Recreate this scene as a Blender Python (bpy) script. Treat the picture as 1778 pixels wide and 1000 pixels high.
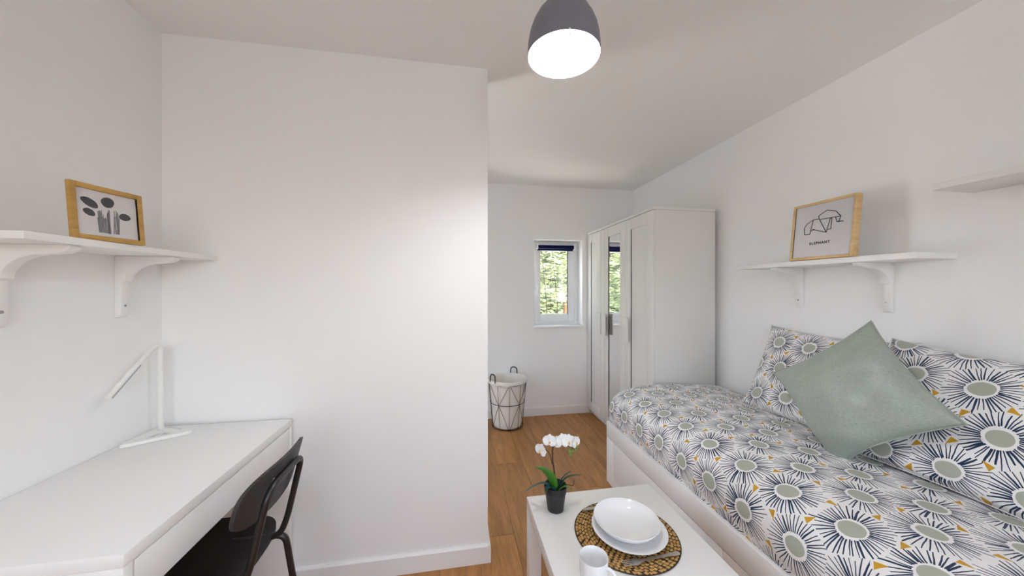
import bpy, bmesh, math, random
from mathutils import Vector, Matrix, noise
random.seed(7)
PI = math.pi
C = bpy.context.scene.collection
S = bpy.context.scene
for o in list(bpy.data.objects):
    bpy.data.objects.remove(o)

# ------------------------------------------------------------------ camera
cd = bpy.data.cameras.new('camera'); cam = bpy.data.objects.new('camera', cd); C.objects.link(cam)
cd.sensor_fit = 'HORIZONTAL'; cd.sensor_width = 36.0; cd.lens = 36.0 * 585.0 / 1778.0
cd.clip_start = 0.02; cd.clip_end = 200
cam.location = (0, 0, 1.32)
cam.rotation_euler = (PI / 2, 0, -math.atan(100.0 / 585.0))
S.camera = cam

# ------------------------------------------------------------------ light and exposure
S.view_settings.view_transform = 'Standard'
S.view_settings.look = 'None'
S.view_settings.gamma = 1.0
S.view_settings.use_curve_mapping = False
S.view_settings.exposure = 1.25
BULB = 205.0
SKY = 0.80
SUN = 40.0
w = bpy.data.worlds.new('sky'); S.world = w; w.use_nodes = True
nt = w.node_tree; nt.nodes.clear()
sky = nt.nodes.new('ShaderNodeTexSky'); sky.sky_type = 'NISHITA'; sky.sun_disc = False
sky.sun_elevation = math.radians(48); sky.sun_rotation = math.radians(120); sky.air_density = 1.0; sky.dust_density = 2.0
hz = nt.nodes.new('ShaderNodeMix'); hz.data_type = 'RGBA'; hz.inputs[0].default_value = 0.6
hz.inputs[7].default_value = (2.45, 2.6, 2.8, 1)
bg = nt.nodes.new('ShaderNodeBackground'); bg.inputs[1].default_value = SKY
wo = nt.nodes.new('ShaderNodeOutputWorld')
nt.links.new(sky.outputs[0], hz.inputs[6]); nt.links.new(hz.outputs[2], bg.inputs[0]); nt.links.new(bg.outputs[0], wo.inputs[0])
sl = bpy.data.lights.new('sun', 'SUN'); sl.energy = SUN; sl.angle = math.radians(0.6); sl.color = (1, .95, .86)
so = bpy.data.objects.new('sun', sl); C.objects.link(so)
so.rotation_euler = Vector((0.75, 0.0, 0.66)).to_track_quat('Z', 'Y').to_euler(); so.location = (6, 2, 8)
for nm, loc, sx, sy, rot in (('window_portal', (1.074, 3.66, 1.38), .52, .9, (-PI / 2, 0, 0)),
                             ('added_rear_window_portal', (0.30, -2.16, 1.475), 2.1, 1.35, (PI / 2, 0, 0)),
                             ('added_side_window_portal', (-1.36, -1.15, 1.45), .7, .9, (PI / 2, 0, -PI / 2)),
                             ('added_glass_door_portal', (-1.36, 2.55, 1.03), .7, 2.0, (PI / 2, 0, -PI / 2))):
    al = bpy.data.lights.new(nm, 'AREA'); al.shape = 'RECTANGLE'; al.size = sx; al.size_y = sy
    al.cycles.is_portal = True
    ao = bpy.data.objects.new(nm, al); C.objects.link(ao); ao.location = loc
    ao.rotation_euler = rot
S.cycles.max_bounces = 14; S.cycles.diffuse_bounces = 9; S.cycles.glossy_bounces = 5
S.cycles.transmission_bounces = 6; S.cycles.transparent_max_bounces = 10
S.cycles.caustics_reflective = False; S.cycles.caustics_refractive = False
S.cycles.sample_clamp_indirect = 6.0

# ------------------------------------------------------------------ helpers
def mat(name, col, rough=.5, metal=0, spec=.5, bump=0, bscale=200, var=0, vscale=6, trans=0, sheen=0, coat=0, stretch=None):
    m = bpy.data.materials.new(name); m.use_nodes = True
    n = m.node_tree.nodes; l = m.node_tree.links; b = n['Principled BSDF']
    b.inputs['Base Color'].default_value = (*col, 1); b.inputs['Roughness'].default_value = rough
    b.inputs['Metallic'].default_value = metal; b.inputs['Specular IOR Level'].default_value = spec
    b.inputs['Sheen Weight'].default_value = sheen; b.inputs['Coat Weight'].default_value = coat
    if bump or var:
        tc = n.new('ShaderNodeTexCoord'); src = tc.outputs['Object']
        if stretch:
            mp = n.new('ShaderNodeMapping'); mp.inputs['Scale'].default_value = stretch
            l.new(src, mp.inputs[0]); src = mp.outputs[0]
    if bump:
        t = n.new('ShaderNodeTexNoise'); t.inputs['Scale'].default_value = bscale; t.inputs['Detail'].default_value = 3
        l.new(src, t.inputs['Vector'])
        bp = n.new('ShaderNodeBump'); bp.inputs['Strength'].default_value = bump; bp.inputs['Distance'].default_value = .002
        l.new(t.outputs[0], bp.inputs['Height']); l.new(bp.outputs[0], b.inputs['Normal'])
    if var:
        t = n.new('ShaderNodeTexNoise'); t.inputs['Scale'].default_value = vscale; t.inputs['Detail'].default_value = 4
        l.new(src, t.inputs['Vector'])
        mx = n.new('ShaderNodeMix'); mx.data_type = 'RGBA'
        mx.inputs[6].default_value = (*[c * (1 - var) for c in col], 1)
        mx.inputs[7].default_value = (*[min(1, c * (1 + var)) for c in col], 1)
        l.new(t.outputs[0], mx.inputs[0]); l.new(mx.outputs[2], b.inputs['Base Color'])
    return m

def glass_mat(name, fac=.06):
    m = bpy.data.materials.new(name); m.use_nodes = True
    n = m.node_tree.nodes; l = m.node_tree.links; n.clear()
    tr = n.new('ShaderNodeBsdfTransparent'); gl = n.new('ShaderNodeBsdfGlossy'); gl.inputs['Roughness'].default_value = .02
    lw = n.new('ShaderNodeLayerWeight'); lw.inputs[0].default_value = .5
    pw_ = n.new('ShaderNodeMath'); pw_.operation = 'POWER'; pw_.inputs[1].default_value = 5; l.new(lw.outputs['Facing'], pw_.inputs[0])
    fr = n.new('ShaderNodeMath'); fr.operation = 'MULTIPLY_ADD'; fr.inputs[1].default_value = .8; fr.inputs[2].default_value = fac * .6
    l.new(pw_.outputs[0], fr.inputs[0])
    mx = n.new('ShaderNodeMixShader'); out = n.new('ShaderNodeOutputMaterial')
    l.new(fr.outputs[0], mx.inputs[0]); l.new(tr.outputs[0], mx.inputs[1]); l.new(gl.outputs[0], mx.inputs[2]); l.new(mx.outputs[0], out.inputs[0])
    return m

def emis(name, col, s):
    m = bpy.data.materials.new(name); m.use_nodes = True
    b = m.node_tree.nodes['Principled BSDF']
    b.inputs['Base Color'].default_value = (*col, 1)
    b.inputs['Emission Color'].default_value = (*col, 1); b.inputs['Emission Strength'].default_value = s
    return m

class MB:
    """collects shapes, builds ONE mesh object"""
    def __init__(s): s.v = []; s.f = []; s.uv = {}
    def add(s, vs, fs):
        k = len(s.v); s.v += [tuple(v) for v in vs]; s.f += [tuple(i + k for i in f) for f in fs]; return s
    def bm(s, b):
        b.verts.index_update()
        s.add([v.co[:] for v in b.verts], [[v.index for v in f.verts] for f in b.faces]); b.free(); return s
    def box(s, x0, x1, y0, y1, z0, z1, bev=0, seg=2):
        b = bmesh.new(); bmesh.ops.create_cube(b, size=1)
        for v in b.verts:
            v.co = ((x0 + x1) / 2 + v.co.x * (x1 - x0), (y0 + y1) / 2 + v.co.y * (y1 - y0), (z0 + z1) / 2 + v.co.z * (z1 - z0))
        if bev: bmesh.ops.bevel(b, geom=b.edges[:], offset=bev, segments=seg, profile=.5, affect='EDGES')
        return s.bm(b)
    def prism(s, pts, axis, lo, hi, bev=0):
        """pts: 2D outline in the two other axes (x,y,z order)"""
        b = bmesh.new()
        def p3(p, t):
            q = list(p); q.insert(axis, t); return q
        a = [b.verts.new(p3(p, lo)) for p in pts]
        f = b.faces.new(a)
        r = bmesh.ops.extrude_face_region(b, geom=[f])
        vs = [e for e in r['geom'] if isinstance(e, bmesh.types.BMVert)]
        for v in vs: v.co[axis] = hi
        bmesh.ops.recalc_face_normals(b, faces=b.faces[:])
        if bev:
            ed = [e for e in b.edges if e.is_manifold and e.calc_face_angle(0) > .9]
            bmesh.ops.bevel(b, geom=ed, offset=bev, segments=2, profile=.5, affect='EDGES')
        return s.bm(b)
    def tube(s, pts, r, seg=10, closed=False, caps=True):
        pts = [Vector(p) for p in pts]; n = len(pts); rs = r if isinstance(r, (list, tuple)) else [r] * n
        vs = []; fs = []; up = None
        for i, p in enumerate(pts):
            if closed: t = pts[(i + 1) % n] - pts[i - 1]
            else: t = pts[min(i + 1, n - 1)] - pts[max(i - 1, 0)]
            t.normalize()
            if up is None:
                up = Vector((0, 0, 1)) if abs(t.z) < .9 else Vector((1, 0, 0))
            a = t.cross(up)
            if a.length < 1e-4: a = t.orthogonal()
            a.normalize(); up = a.cross(t).normalized()
            for k in range(seg):
                g = 2 * PI * k / seg
                vs.append(p + (a * math.cos(g) + up * math.sin(g)) * rs[i])
        m = n if closed else n - 1
        for i in range(m):
            j = (i + 1) % n
            for k in range(seg):
                q = (k + 1) % seg
                fs.append((i * seg + k, i * seg + q, j * seg + q, j * seg + k))
        if caps and not closed:
            fs.append(tuple(reversed(range(seg)))); fs.append(tuple(range((n - 1) * seg, n * seg)))
        return s.add(vs, fs)
    def lathe(s, prof, c=(0, 0, 0), seg=48, cap=True):
        vs = []; fs = []; n = len(prof)
        for r, z in prof:
            for k in range(seg):
                g = 2 * PI * k / seg
                vs.append((c[0] + r * math.cos(g), c[1] + r * math.sin(g), c[2] + z))
        for i in range(n - 1):
            for k in range(seg):
                q = (k + 1) % seg
                fs.append((i * seg + k, i * seg + q, (i + 1) * seg + q, (i + 1) * seg + k))
        if cap and prof[0][0] > 1e-6 and prof[0] != prof[-1]: fs.append(tuple(reversed(range(seg))))
        if cap and prof[-1][0] > 1e-6 and prof[0] != prof[-1]: fs.append(tuple(range((n - 1) * seg, n * seg)))
        return s.add(vs, fs)
    def ell(s, c, r, seg=16, rings=10):
        prof = []
        vs = []; fs = []
        for i in range(rings + 1):
            a = -PI / 2 + PI * i / rings
            for k in range(seg):
                g = 2 * PI * k / seg
                vs.append((c[0] + r[0] * math.cos(a) * math.cos(g), c[1] + r[1] * math.cos(a) * math.sin(g), c[2] + r[2] * math.sin(a)))
        for i in range(rings):
            for k in range(seg):
                q = (k + 1) % seg
                fs.append((i * seg + k, i * seg + q, (i + 1) * seg + q, (i + 1) * seg + k))
        return s.add(vs, fs)
    def xf(s, M):
        s.v = [tuple(M @ Vector(v)) for v in s.v]; return s
    def build(s, name, m, parent=None, smooth=35, uv=None):
        me = bpy.data.meshes.new(name); me.from_pydata(s.v, [], s.f); me.validate()
        b = bmesh.new(); b.from_mesh(me)
        if uv is None: bmesh.ops.remove_doubles(b, verts=b.verts[:], dist=1e-6)
        bmesh.ops.recalc_face_normals(b, faces=b.faces[:])
        b.to_mesh(me); b.free()
        if uv is not None:
            L = me.uv_layers.new(name='UVMap')
            for lp in me.loops: L.data[lp.index].uv = uv[lp.vertex_index]
        me.materials.append(m)
        if smooth:
            me.shade_smooth()
            if smooth < 180:
                try: me.set_sharp_from_angle(angle=math.radians(smooth))
                except Exception: pass
        o = bpy.data.objects.new(name, me); C.objects.link(o)
        if parent is not None:
            o.parent = parent
            t = parent.location if parent.parent is None else Vector((0, 0, 0))
            o.matrix_parent_inverse = Matrix.Translation(-t)
        return o

def thing(name, label, cat, loc, group=None):
    o = bpy.data.objects.new(name, None); C.objects.link(o); o.location = loc; o.empty_display_size = .05
    return tag(o, label, cat, group)
def tag(o, label, cat, group=None):
    o['label'] = label; o['category'] = cat
    if group: o['group'] = group
    return o
def copy_tree(o, parent=None, label=None):
    c = o.copy(); C.objects.link(c)
    if parent is not None:
        c.parent = parent; c.matrix_parent_inverse = o.matrix_parent_inverse.copy()
    for ch in o.children: copy_tree(ch, c)
    if label: c['label'] = label
    return c
def struct(o): o['kind'] = 'structure'; return o
def stuff(o): o['kind'] = 'stuff'; return o

def bez(pts, n=8):
    """Catmull-Rom through points"""
    P = [Vector(p) for p in pts]; out = []
    for i in range(len(P) - 1):
        a = P[max(i - 1, 0)]; b = P[i]; c = P[i + 1]; d = P[min(i + 2, len(P) - 1)]
        for k in range(n):
            t = k / n
            out.append(.5 * ((2 * b) + (c - a) * t + (2 * a - 5 * b + 4 * c - d) * t * t + (3 * b - 3 * c + d - a) * t ** 3))
    out.append(P[-1]); return out
def fillet(pts, r, n=6):
    """polyline with rounded corners"""
    P = [Vector(p) for p in pts]; out = [P[0]]
    for i in range(1, len(P) - 1):
        a = (P[i - 1] - P[i]); b = (P[i + 1] - P[i]); ra = min(r, a.length * .49, b.length * .49)
        p = P[i] + a.normalized() * ra; q = P[i] + b.normalized() * ra
        for k in range(n + 1):
            t = k / n; out.append(p * (1 - t) ** 2 + P[i] * 2 * t * (1 - t) + q * t * t)
    out.append(P[-1]); return out

# ------------------------------------------------------------------ materials
WALLC = (.86, .856, .85)
M_wall = mat('white_wall_paint', WALLC, .75, bump=.12, bscale=260)
M_ceil = mat('ceiling_paint', (.87, .863, .85), .85, bump=.1, bscale=220)
M_white = mat('white_lacquer', (.84, .83, .82), .38, var=.015, vscale=3)
M_ward = mat('white_foil', (.75, .735, .71), .36, var=.02, vscale=3)
M_trim = mat('white_trim', (.85, .84, .83), .4, var=.01)
M_pvc = mat('white_window_plastic', (.84, .85, .87), .3, var=.01)
M_desk = mat('desk_white', (.86, .855, .845), .35, var=.01)
M_dark = mat('black_metal', (.014, .012, .013), .38, var=.1, vscale=30)
M_wire = mat('black_wire', (.012, .011, .011), .45, var=.1)
M_gap = mat('dark_gap', (.05, .045, .04), .8, var=.1)
M_screw = mat('steel_screw', (.35, .34, .33), .35, metal=.9, var=.05)
M_steel = mat('brushed_steel', (.62, .59, .56), .28, metal=1, var=.06, vscale=40)
M_cer = mat('white_ceramic', (.83, .83, .84), .07, spec=.55, var=.005)
M_glass = glass_mat('clear_glass')
M_mirror = mat('mirror_silver', (.9, .91, .91), .01, metal=1, var=.001)

def wood_mat(name, c0, c1, stretch, scale=6, rough=.45, rnd=True, bump=.15):
    m = bpy.data.materials.new(name); m.use_nodes = True
    n = m.node_tree.nodes; l = m.node_tree.links; b = n['Principled BSDF']
    tc = n.new('ShaderNodeTexCoord'); oi = n.new('ShaderNodeObjectInfo')
    ml = n.new('ShaderNodeVectorMath'); ml.operation = 'SCALE'; ml.inputs[0].default_value = (17.3, 41.1, 5.7)
    l.new(oi.outputs['Random'], ml.inputs['Scale'])
    ad = n.new('ShaderNodeVectorMath'); ad.operation = 'ADD'
    l.new(tc.outputs['Object'], ad.inputs[0]); l.new(ml.outputs[0], ad.inputs[1])
    mp = n.new('ShaderNodeMapping'); mp.inputs['Scale'].default_value = stretch; l.new(ad.outputs[0], mp.inputs[0])
    t = n.new('ShaderNodeTexNoise'); t.inputs['Scale'].default_value = scale; t.inputs['Detail'].default_value = 7
    t.inputs['Roughness'].default_value = .62; t.inputs['Distortion'].default_value = .8
    l.new(mp.outputs[0], t.inputs['Vector'])
    t2 = n.new('ShaderNodeTexNoise'); t2.inputs['Scale'].default_value = scale * 7; t2.inputs['Detail'].default_value = 3
    l.new(mp.outputs[0], t2.inputs['Vector'])
    cr = n.new('ShaderNodeValToRGB'); cr.color_ramp.elements[0].position = .36; cr.color_ramp.elements[1].position = .66
    cr.color_ramp.elements[0].color = (*c0, 1); cr.color_ramp.elements[1].color = (*c1, 1)
    mi = n.new('ShaderNodeMix'); mi.data_type = 'FLOAT'; mi.inputs[0].default_value = .3
    l.new(t.outputs[0], mi.inputs[2]); l.new(t2.outputs[0], mi.inputs[3]); l.new(mi.outputs[0], cr.inputs[0])
    hv = n.new('ShaderNodeHueSaturation'); l.new(cr.outputs[0], hv.inputs['Color'])
    if rnd:
        mr = n.new('ShaderNodeMapRange'); mr.inputs['To Min'].default_value = .9; mr.inputs['To Max'].default_value = 1.1
        l.new(oi.outputs['Random'], mr.inputs[0]); l.new(mr.outputs[0], hv.inputs['Value'])
    l.new(hv.outputs[0], b.inputs['Base Color']); b.inputs['Roughness'].default_value = rough
    bp = n.new('ShaderNodeBump'); bp.inputs['Strength'].default_value = bump; bp.inputs['Distance'].default_value = .001
    l.new(t2.outputs[0], bp.inputs['Height']); l.new(bp.outputs[0], b.inputs['Normal'])
    return m
M_floor = wood_mat('oak_laminate', (.255, .105, .028), (.47, .225, .068), (9, .9, 1), 2.2, .42)
M_pine = wood_mat('pale_pine', (.55, .36, .16), (.72, .52, .27), (1, 1, 6), 8, .55, False)
M_gold = wood_mat('golden_oak', (.40, .22, .05), (.56, .34, .09), (1, 1, 6), 10, .5, False)

# node arithmetic for the printed cotton
class X:
    nt = None
    def __init__(s, k): s.k = k
    @staticmethod
    def op(o, *a):
        nd = X.nt.nodes.new('ShaderNodeMath'); nd.operation = o
        for i, q in enumerate(a):
            if isinstance(q, X): X.nt.links.new(q.k, nd.inputs[i])
            else: nd.inputs[i].default_value = q
        return X(nd.outputs[0])
    def __add__(s, o): return X.op('ADD', s, o)
    __radd__ = __add__
    def __sub__(s, o): return X.op('SUBTRACT', s, o)
    def __rsub__(s, o): return X.op('SUBTRACT', o, s)
    def __mul__(s, o): return X.op('MULTIPLY', s, o)
    __rmul__ = __mul__
    def __truediv__(s, o): return X.op('DIVIDE', s, o)
    def __rtruediv__(s, o): return X.op('DIVIDE', o, s)
    def __lt__(s, o): return X.op('LESS_THAN', s, o)
    def __gt__(s, o): return X.op('GREATER_THAN', s, o)
def fl(a): return X.op('FLOOR', a)
def wn(x, y):
    cb = X.nt.nodes.new('ShaderNodeCombineXYZ'); X.nt.links.new(x.k, cb.inputs[0]); X.nt.links.new(y.k, cb.inputs[1])
    t = X.nt.nodes.new('ShaderNodeTexWhiteNoise'); t.noise_dimensions = '2D'; X.nt.links.new(cb.outputs[0], t.inputs['Vector'])
    sp = X.nt.nodes.new('ShaderNodeSeparateColor'); X.nt.links.new(t.outputs['Color'], sp.inputs[0])
    return [X(sp.outputs[i]) for i in range(3)]
R3 = math.sqrt(3)
def lattice(x, y):
    ax = fl(x + .5); ay = fl(y / R3 + .5) * R3
    bx = fl(x) + .5; by = (fl(y / R3) + .5) * R3
    da = (x - ax) * (x - ax) + (y - ay) * (y - ay); db = (x - bx) * (x - bx) + (y - by) * (y - by)
    s = da < db
    cx = ax * s + bx * (1 - s); cy = ay * s + by * (1 - s)
    return cx, cy
def mixc(n, l, a, b, f):
    m = n.new('ShaderNodeMix'); m.data_type = 'RGBA'
    if isinstance(a, tuple): m.inputs[6].default_value = (*a, 1)
    else: l.new(a, m.inputs[6])
    m.inputs[7].default_value = (*b, 1); l.new(f.k, m.inputs[0]); return m.outputs[2]
def print_mat(name, cell):
    m = bpy.data.materials.new(name); m.use_nodes = True
    X.nt = m.node_tree; n = m.node_tree.nodes; l = m.node_tree.links; b = n['Principled BSDF']
    tc = n.new('ShaderNodeTexCoord')
    ns = n.new('ShaderNodeTexNoise'); ns.inputs['Scale'].default_value = 35; ns.inputs['Detail'].default_value = 1; l.new(tc.outputs['UV'], ns.inputs['Vector'])
    sn = n.new('ShaderNodeSeparateColor'); l.new(ns.outputs['Color'], sn.inputs[0])
    sp = n.new('ShaderNodeSeparateXYZ'); l.new(tc.outputs['UV'], sp.inputs[0])
    x = X(sp.outputs[0]) / cell + (X(sn.outputs[0]) - .5) * .022 + 20.0
    y = X(sp.outputs[1]) / cell + (X(sn.outputs[1]) - .5) * .022 + 20.0
    cx, cy = lattice(x, y)
    r1, r2, r3 = wn(cx * 7.13 + .3, cy * 3.71 + .7)
    dx = x - cx - (r1 - .5) * .12; dy = y - cy - (r2 - .5) * .12
    rr = X.op('SQRT', dx * dx + dy * dy)
    ang = X.op('ARCTAN2', dy, dx)
    N = 42.0
    k = (ang / (2 * PI) + .5) * N + r3
    ident = fl(k); f = k - ident - .5
    w1, w2, w3 = wn(ident + cx * 57.1, cy * 31.7 + ident * .37)
    hexd = .5 / X.op('COSINE', X.op('ABSOLUTE', X.op('PINGPONG', ang + 2 * PI, PI / 6)))
    rend = hexd * (.86 + w1 * .30)
    rst = .200 + w2 * .022
    wid = .0080 + w3 * w3 * w3 * .009
    lat = X.op('ABSOLUTE', (f - (w2 - .5) * .45)) * rr * (2 * PI / N)
    t = (rr - rst) / (rend - rst)
    stroke = (lat < wid * (1.2 - t * .45)) * (rr > rst) * (rr < rend)
    # petal centre, slightly oval
    cr_ = X.op('SQRT', dx * dx * 1.0 + dy * dy * 1.25)
    centre = cr_ < (.172 + (r3 - .5) * .02)
    tri = None; halo = None
    for sgn, seed in ((1, 3.1), (-1, 8.7)):
        yy = y - sgn / R3
        tx, ty = lattice(x, yy)
        q1, q2, q3 = wn(tx * 5.3 + seed, ty * 9.1 + seed)
        ex = x - tx - (q2 - .5) * .10; ey = yy - ty - (q3 - .5) * .10
        a2 = X.op('ARCTAN2', ey, ex) + q1 * 6.28; r2_ = X.op('SQRT', ex * ex + ey * ey)
        # support function of a triangle
        dd = X.op('MAXIMUM', X.op('MAXIMUM', X.op('COSINE', a2) * r2_, X.op('COSINE', a2 + 2 * PI / 3 + .35) * r2_), X.op('COSINE', a2 - 2 * PI / 3) * r2_ * 1.0)
        on = q1 < (.88 if sgn > 0 else .62)
        ti = (dd < .042) * on; ha = (r2_ < .085) * on
        tri = ti if tri is None else X.op('MAXIMUM', tri, ti)
        halo = ha if halo is None else X.op('MAXIMUM', halo, ha)
    stroke = stroke * (1 - halo)
    c = mixc(n, l, (.83, .81, .805), (.016, .034, .075), stroke)
    c = mixc(n, l, c, (.40, .415, .345), centre)
    c = mixc(n, l, c, (.56, .30, .025), tri)
    l.new(c, b.inputs['Base Color']); b.inputs['Roughness'].default_value = .85
    b.inputs['Sheen Weight'].default_value = .1; b.inputs['Specular IOR Level'].default_value = .2
    t2 = n.new('ShaderNodeTexNoise'); t2.inputs['Scale'].default_value = 900; l.new(tc.outputs['UV'], t2.inputs['Vector'])
    bp = n.new('ShaderNodeBump'); bp.inputs['Strength'].default_value = .08; bp.inputs['Distance'].default_value = .001
    l.new(t2.outputs[0], bp.inputs['Height']); l.new(bp.outputs[0], b.inputs['Normal'])
    return m
M_print = print_mat('starburst_print_cotton', .176)

# ------------------------------------------------------------------ room shell
XL, XR, YP, YB, YF, ZC, XP = -1.20, 1.92, 1.627, 3.40, -2.0, 2.38, 0.159
struct(MB().box(XL - .15, XR + .15, YF - .15, YB + .25, -.10, -.010).build('floor', M_gap, smooth=0))
floor = bpy.data.objects['floor']
# laid planks
pw, pl = .192, 1.286
ncol = int((XR - XL) / pw) + 2
cache = {}
for i in range(ncol):
    x0 = XL + i * pw - .02; x1 = x0 + pw
    x0c, x1c = max(x0, XL), min(x1, XR)
    if x1c - x0c < .01: continue
    y = YF - ((i * 0.437) % 1.0) * pl
    while y < YB:
        ya, yb = max(y, YF), min(y + pl, YB); y += pl
        if yb - ya < .02: continue
        cx_, cy_ = (x0c + x1c) / 2, (ya + yb) / 2
        key = (round(x1c - x0c, 4), round(yb - ya, 4))
        if key not in cache:
            hx, hy = key[0] / 2 - .0005, key[1] / 2 - .0005
            o = MB().box(-hx, hx, -hy, hy, -.010, 0, .0012, 1).build('plank', M_floor, floor)
            cache[key] = o
        else:
            o = cache[key].copy(); C.objects.link(o)
        o.location = (cx_, cy_, 0); 
struct(MB().box(XL - .15, XR + .15, YF - .15, YB + .25, ZC, ZC + .12).build('ceiling', M_ceil, smooth=0))
LY0, LY1, LZ0, LZ1 = -1.50, -.80, 1.00, 1.90
GY0, GY1, GZ1 = 2.20, 2.90, 2.05
wl = MB()
wl.box(XL - .15, XL, LY1, GY0, 0, ZC); wl.box(XL - .15, XL, GY1, YB, 0, ZC); wl.box(XL - .15, XL, GY0, GY1, GZ1, ZC); wl.box(XL - .15, XL, YF, LY0, 0, ZC)
wl.box(XL - .15, XL, LY0, LY1, 0, LZ0); wl.box(XL - .15, XL, LY0, LY1, LZ1, ZC)
struct(wl.build('wall_left', M_wall, smooth=0))
struct(MB().box(XR, XR + .15, YF, YB, 0, ZC).build('wall_right', M_wall, smooth=0))
struct(MB().box(XL - .02, XP, YP, YP + .12, 0, ZC).build('wall_partition', M_wall, smooth=0))
# back wall with the window opening
WX0, WX1, WZ0, WZ1 = .811, 1.337, .925, 1.823
wb = MB()
wb.prism([(XL - .15, 0), (XR + .15, 0), (XR + .15, WZ0), (XL - .15, WZ0)], 1, YB, YB + .25)
wb.prism([(XL - .15, WZ1), (XR + .15, WZ1), (XR + .15, ZC), (XL - .15, ZC)], 1, YB, YB + .25)
wb.prism([(XL - .15, WZ0), (WX0, WZ0), (WX0, WZ1), (XL - .15, WZ1)], 1, YB, YB + .25)
wb.prism([(WX1, WZ0), (XR + .15, WZ0), (XR + .15, WZ1), (WX1, WZ1)], 1, YB, YB + .25)
struct(wb.build('wall_back', M_wall, smooth=0))
RX0, RX1, RZ0, RZ1 = -.75, 1.35, .80, 2.15
wf = MB()
wf.box(XL - .15, XR + .15, YF - .15, YF, 0, RZ0)
wf.box(XL - .15, XR + .15, YF - .15, YF, RZ1, ZC)
wf.box(XL - .15, RX0, YF - .15, YF, RZ0, RZ1)
wf.box(RX1, XR + .15, YF - .15, YF, RZ0, RZ1)
struct(wf.build('wall_front', M_wall, smooth=0))
# baseboards, 8.5 cm high, eased top edge
def baseboard(name, p):
    struct(p.build(name, M_trim, smooth=30))
BH, BT = .085, .014
def bb_y(x0, x1, y):      # board on a wall facing -y
    return MB().prism([(y - BT, 0), (y, 0), (y, BH), (y - BT + .005, BH), (y - BT, BH - .006)], 0, x0, x1)
baseboard('baseboard_partition', bb_y(XL, XP, YP))
baseboard('baseboard_back', bb_y(XL, 1.415, YB))
baseboard('baseboard_right', MB().prism([(XR, 0), (XR - BT, 0), (XR - BT, BH - .006), (XR - BT + .005, BH), (XR, BH)], 1, YF, .06))
baseboard('baseboard_left', MB().prism([(XL, 0), (XL + BT, 0), (XL + BT, BH - .006), (XL + BT - .005, BH), (XL, BH)], 1, YF, .82))
baseboard('baseboard_corridor', MB().prism([(XP, 0), (XP + BT, 0), (XP + BT, BH - .006), (XP + BT - .005, BH), (XP, BH)], 1, YP - BT, YP + .12 + BT))

# ------------------------------------------------------------------ window_1 (back wall)
win = bpy.data.objects.new('window_1', None); C.objects.link(win); win.location = (1.074, 3.52, .925); struct(win)
yf = 3.52
fr = MB()
fx0, fx1, fz0, fz1 = WX0, WX1 - .0, WZ0, WZ1
def ring(mb, x0, x1, z0, z1, t, y0, y1, bev=.004, tb=None):
    tb = tb or t
    mb.box(x0, x0 + t, y0, y1, z0, z1, bev); mb.box(x1 - t, x1, y0, y1, z0, z1, bev)
    mb.box(x0 + t, x1 - t, y0, y1, z1 - t, z1, bev); mb.box(x0 + t, x1 - t, y0, y1, z0, z0 + tb, bev)
ring(fr, fx0, fx1, fz0, fz1, .042, yf + .02, yf + .085)
fr.build('window_frame', M_pvc, win)
sx0, sx1, sz0, sz1 = fx0 + .03, fx1 - .045, fz0 + .035, fz1 - .03
sa = MB(); ring(sa, sx0, sx1, sz0, sz1, .066, yf, yf + .06, .006, .075)
sash = sa.build('sash', M_pvc, win)
gb = MB(); ring(gb, sx0 + .06, sx1 - .06, sz0 + .069, sz1 - .06, .012, yf + .008, yf + .03, .003)
gb.build('glazing_bead', M_pvc, sash)
MB().box(sx0 + .06, sx1 - .06, yf + .03, yf + .036, sz0 + .06, sz1 - .06).build('pane', M_glass, win, smooth=0)
hd = MB()
hd.box(sx0 + .018, sx0 + .048, yf - .012, yf, 1.30, 1.37, .004)
hd.tube(fillet([(sx0 + .033, yf - .008, 1.345), (sx0 + .033, yf - .05, 1.345), (sx0 + .04, yf - .055, 1.23)], .02), .0085)
hd.build('window_handle', M_pvc, win)
for hz_ in (1.68, 1.045):
    MB().tube([(sx1 + .012, yf + .002, hz_ - .04), (sx1 + .012, yf + .002, hz_ + .04)], .0085).build('hinge', M_pvc, win)
MB().box(WX0 - .008, WX1 + .012, YB - .025, yf + .03, WZ0 - .02, WZ0 + .003, .003).build('window_sill', M_trim, win)
# roller blind on the sash
bl = thing('roller_blind', 'navy blue roller blind rolled up at the top of the small window', 'blind', (1.074, yf - .03, 1.755))
M_navy = mat('navy_fabric', (.004, .007, .045), .9, spec=.1, bump=.1, bscale=900)
MB().tube([(sx0 + .035, yf - .032, 1.758), (sx1 - .02, yf - .032, 1.758)], .021, 16).build('fabric_roll', M_navy, bl)
MB().box(sx0 + .035, sx1 - .02, yf - .018, yf - .008, 1.722, 1.732, .002).build('bottom_bar', M_navy, bl)
MB().box(sx0 + .035, sx1 - .02, yf - .016, yf - .012, 1.730, 1.752).build('hanging_cloth', M_navy, bl)
for xx in (sx0 + .02, sx1 - .019):
    MB().box(xx, xx + .014, yf - .056, yf, 1.733, 1.785, .003).build('bracket', M_pvc, bl)

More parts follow.
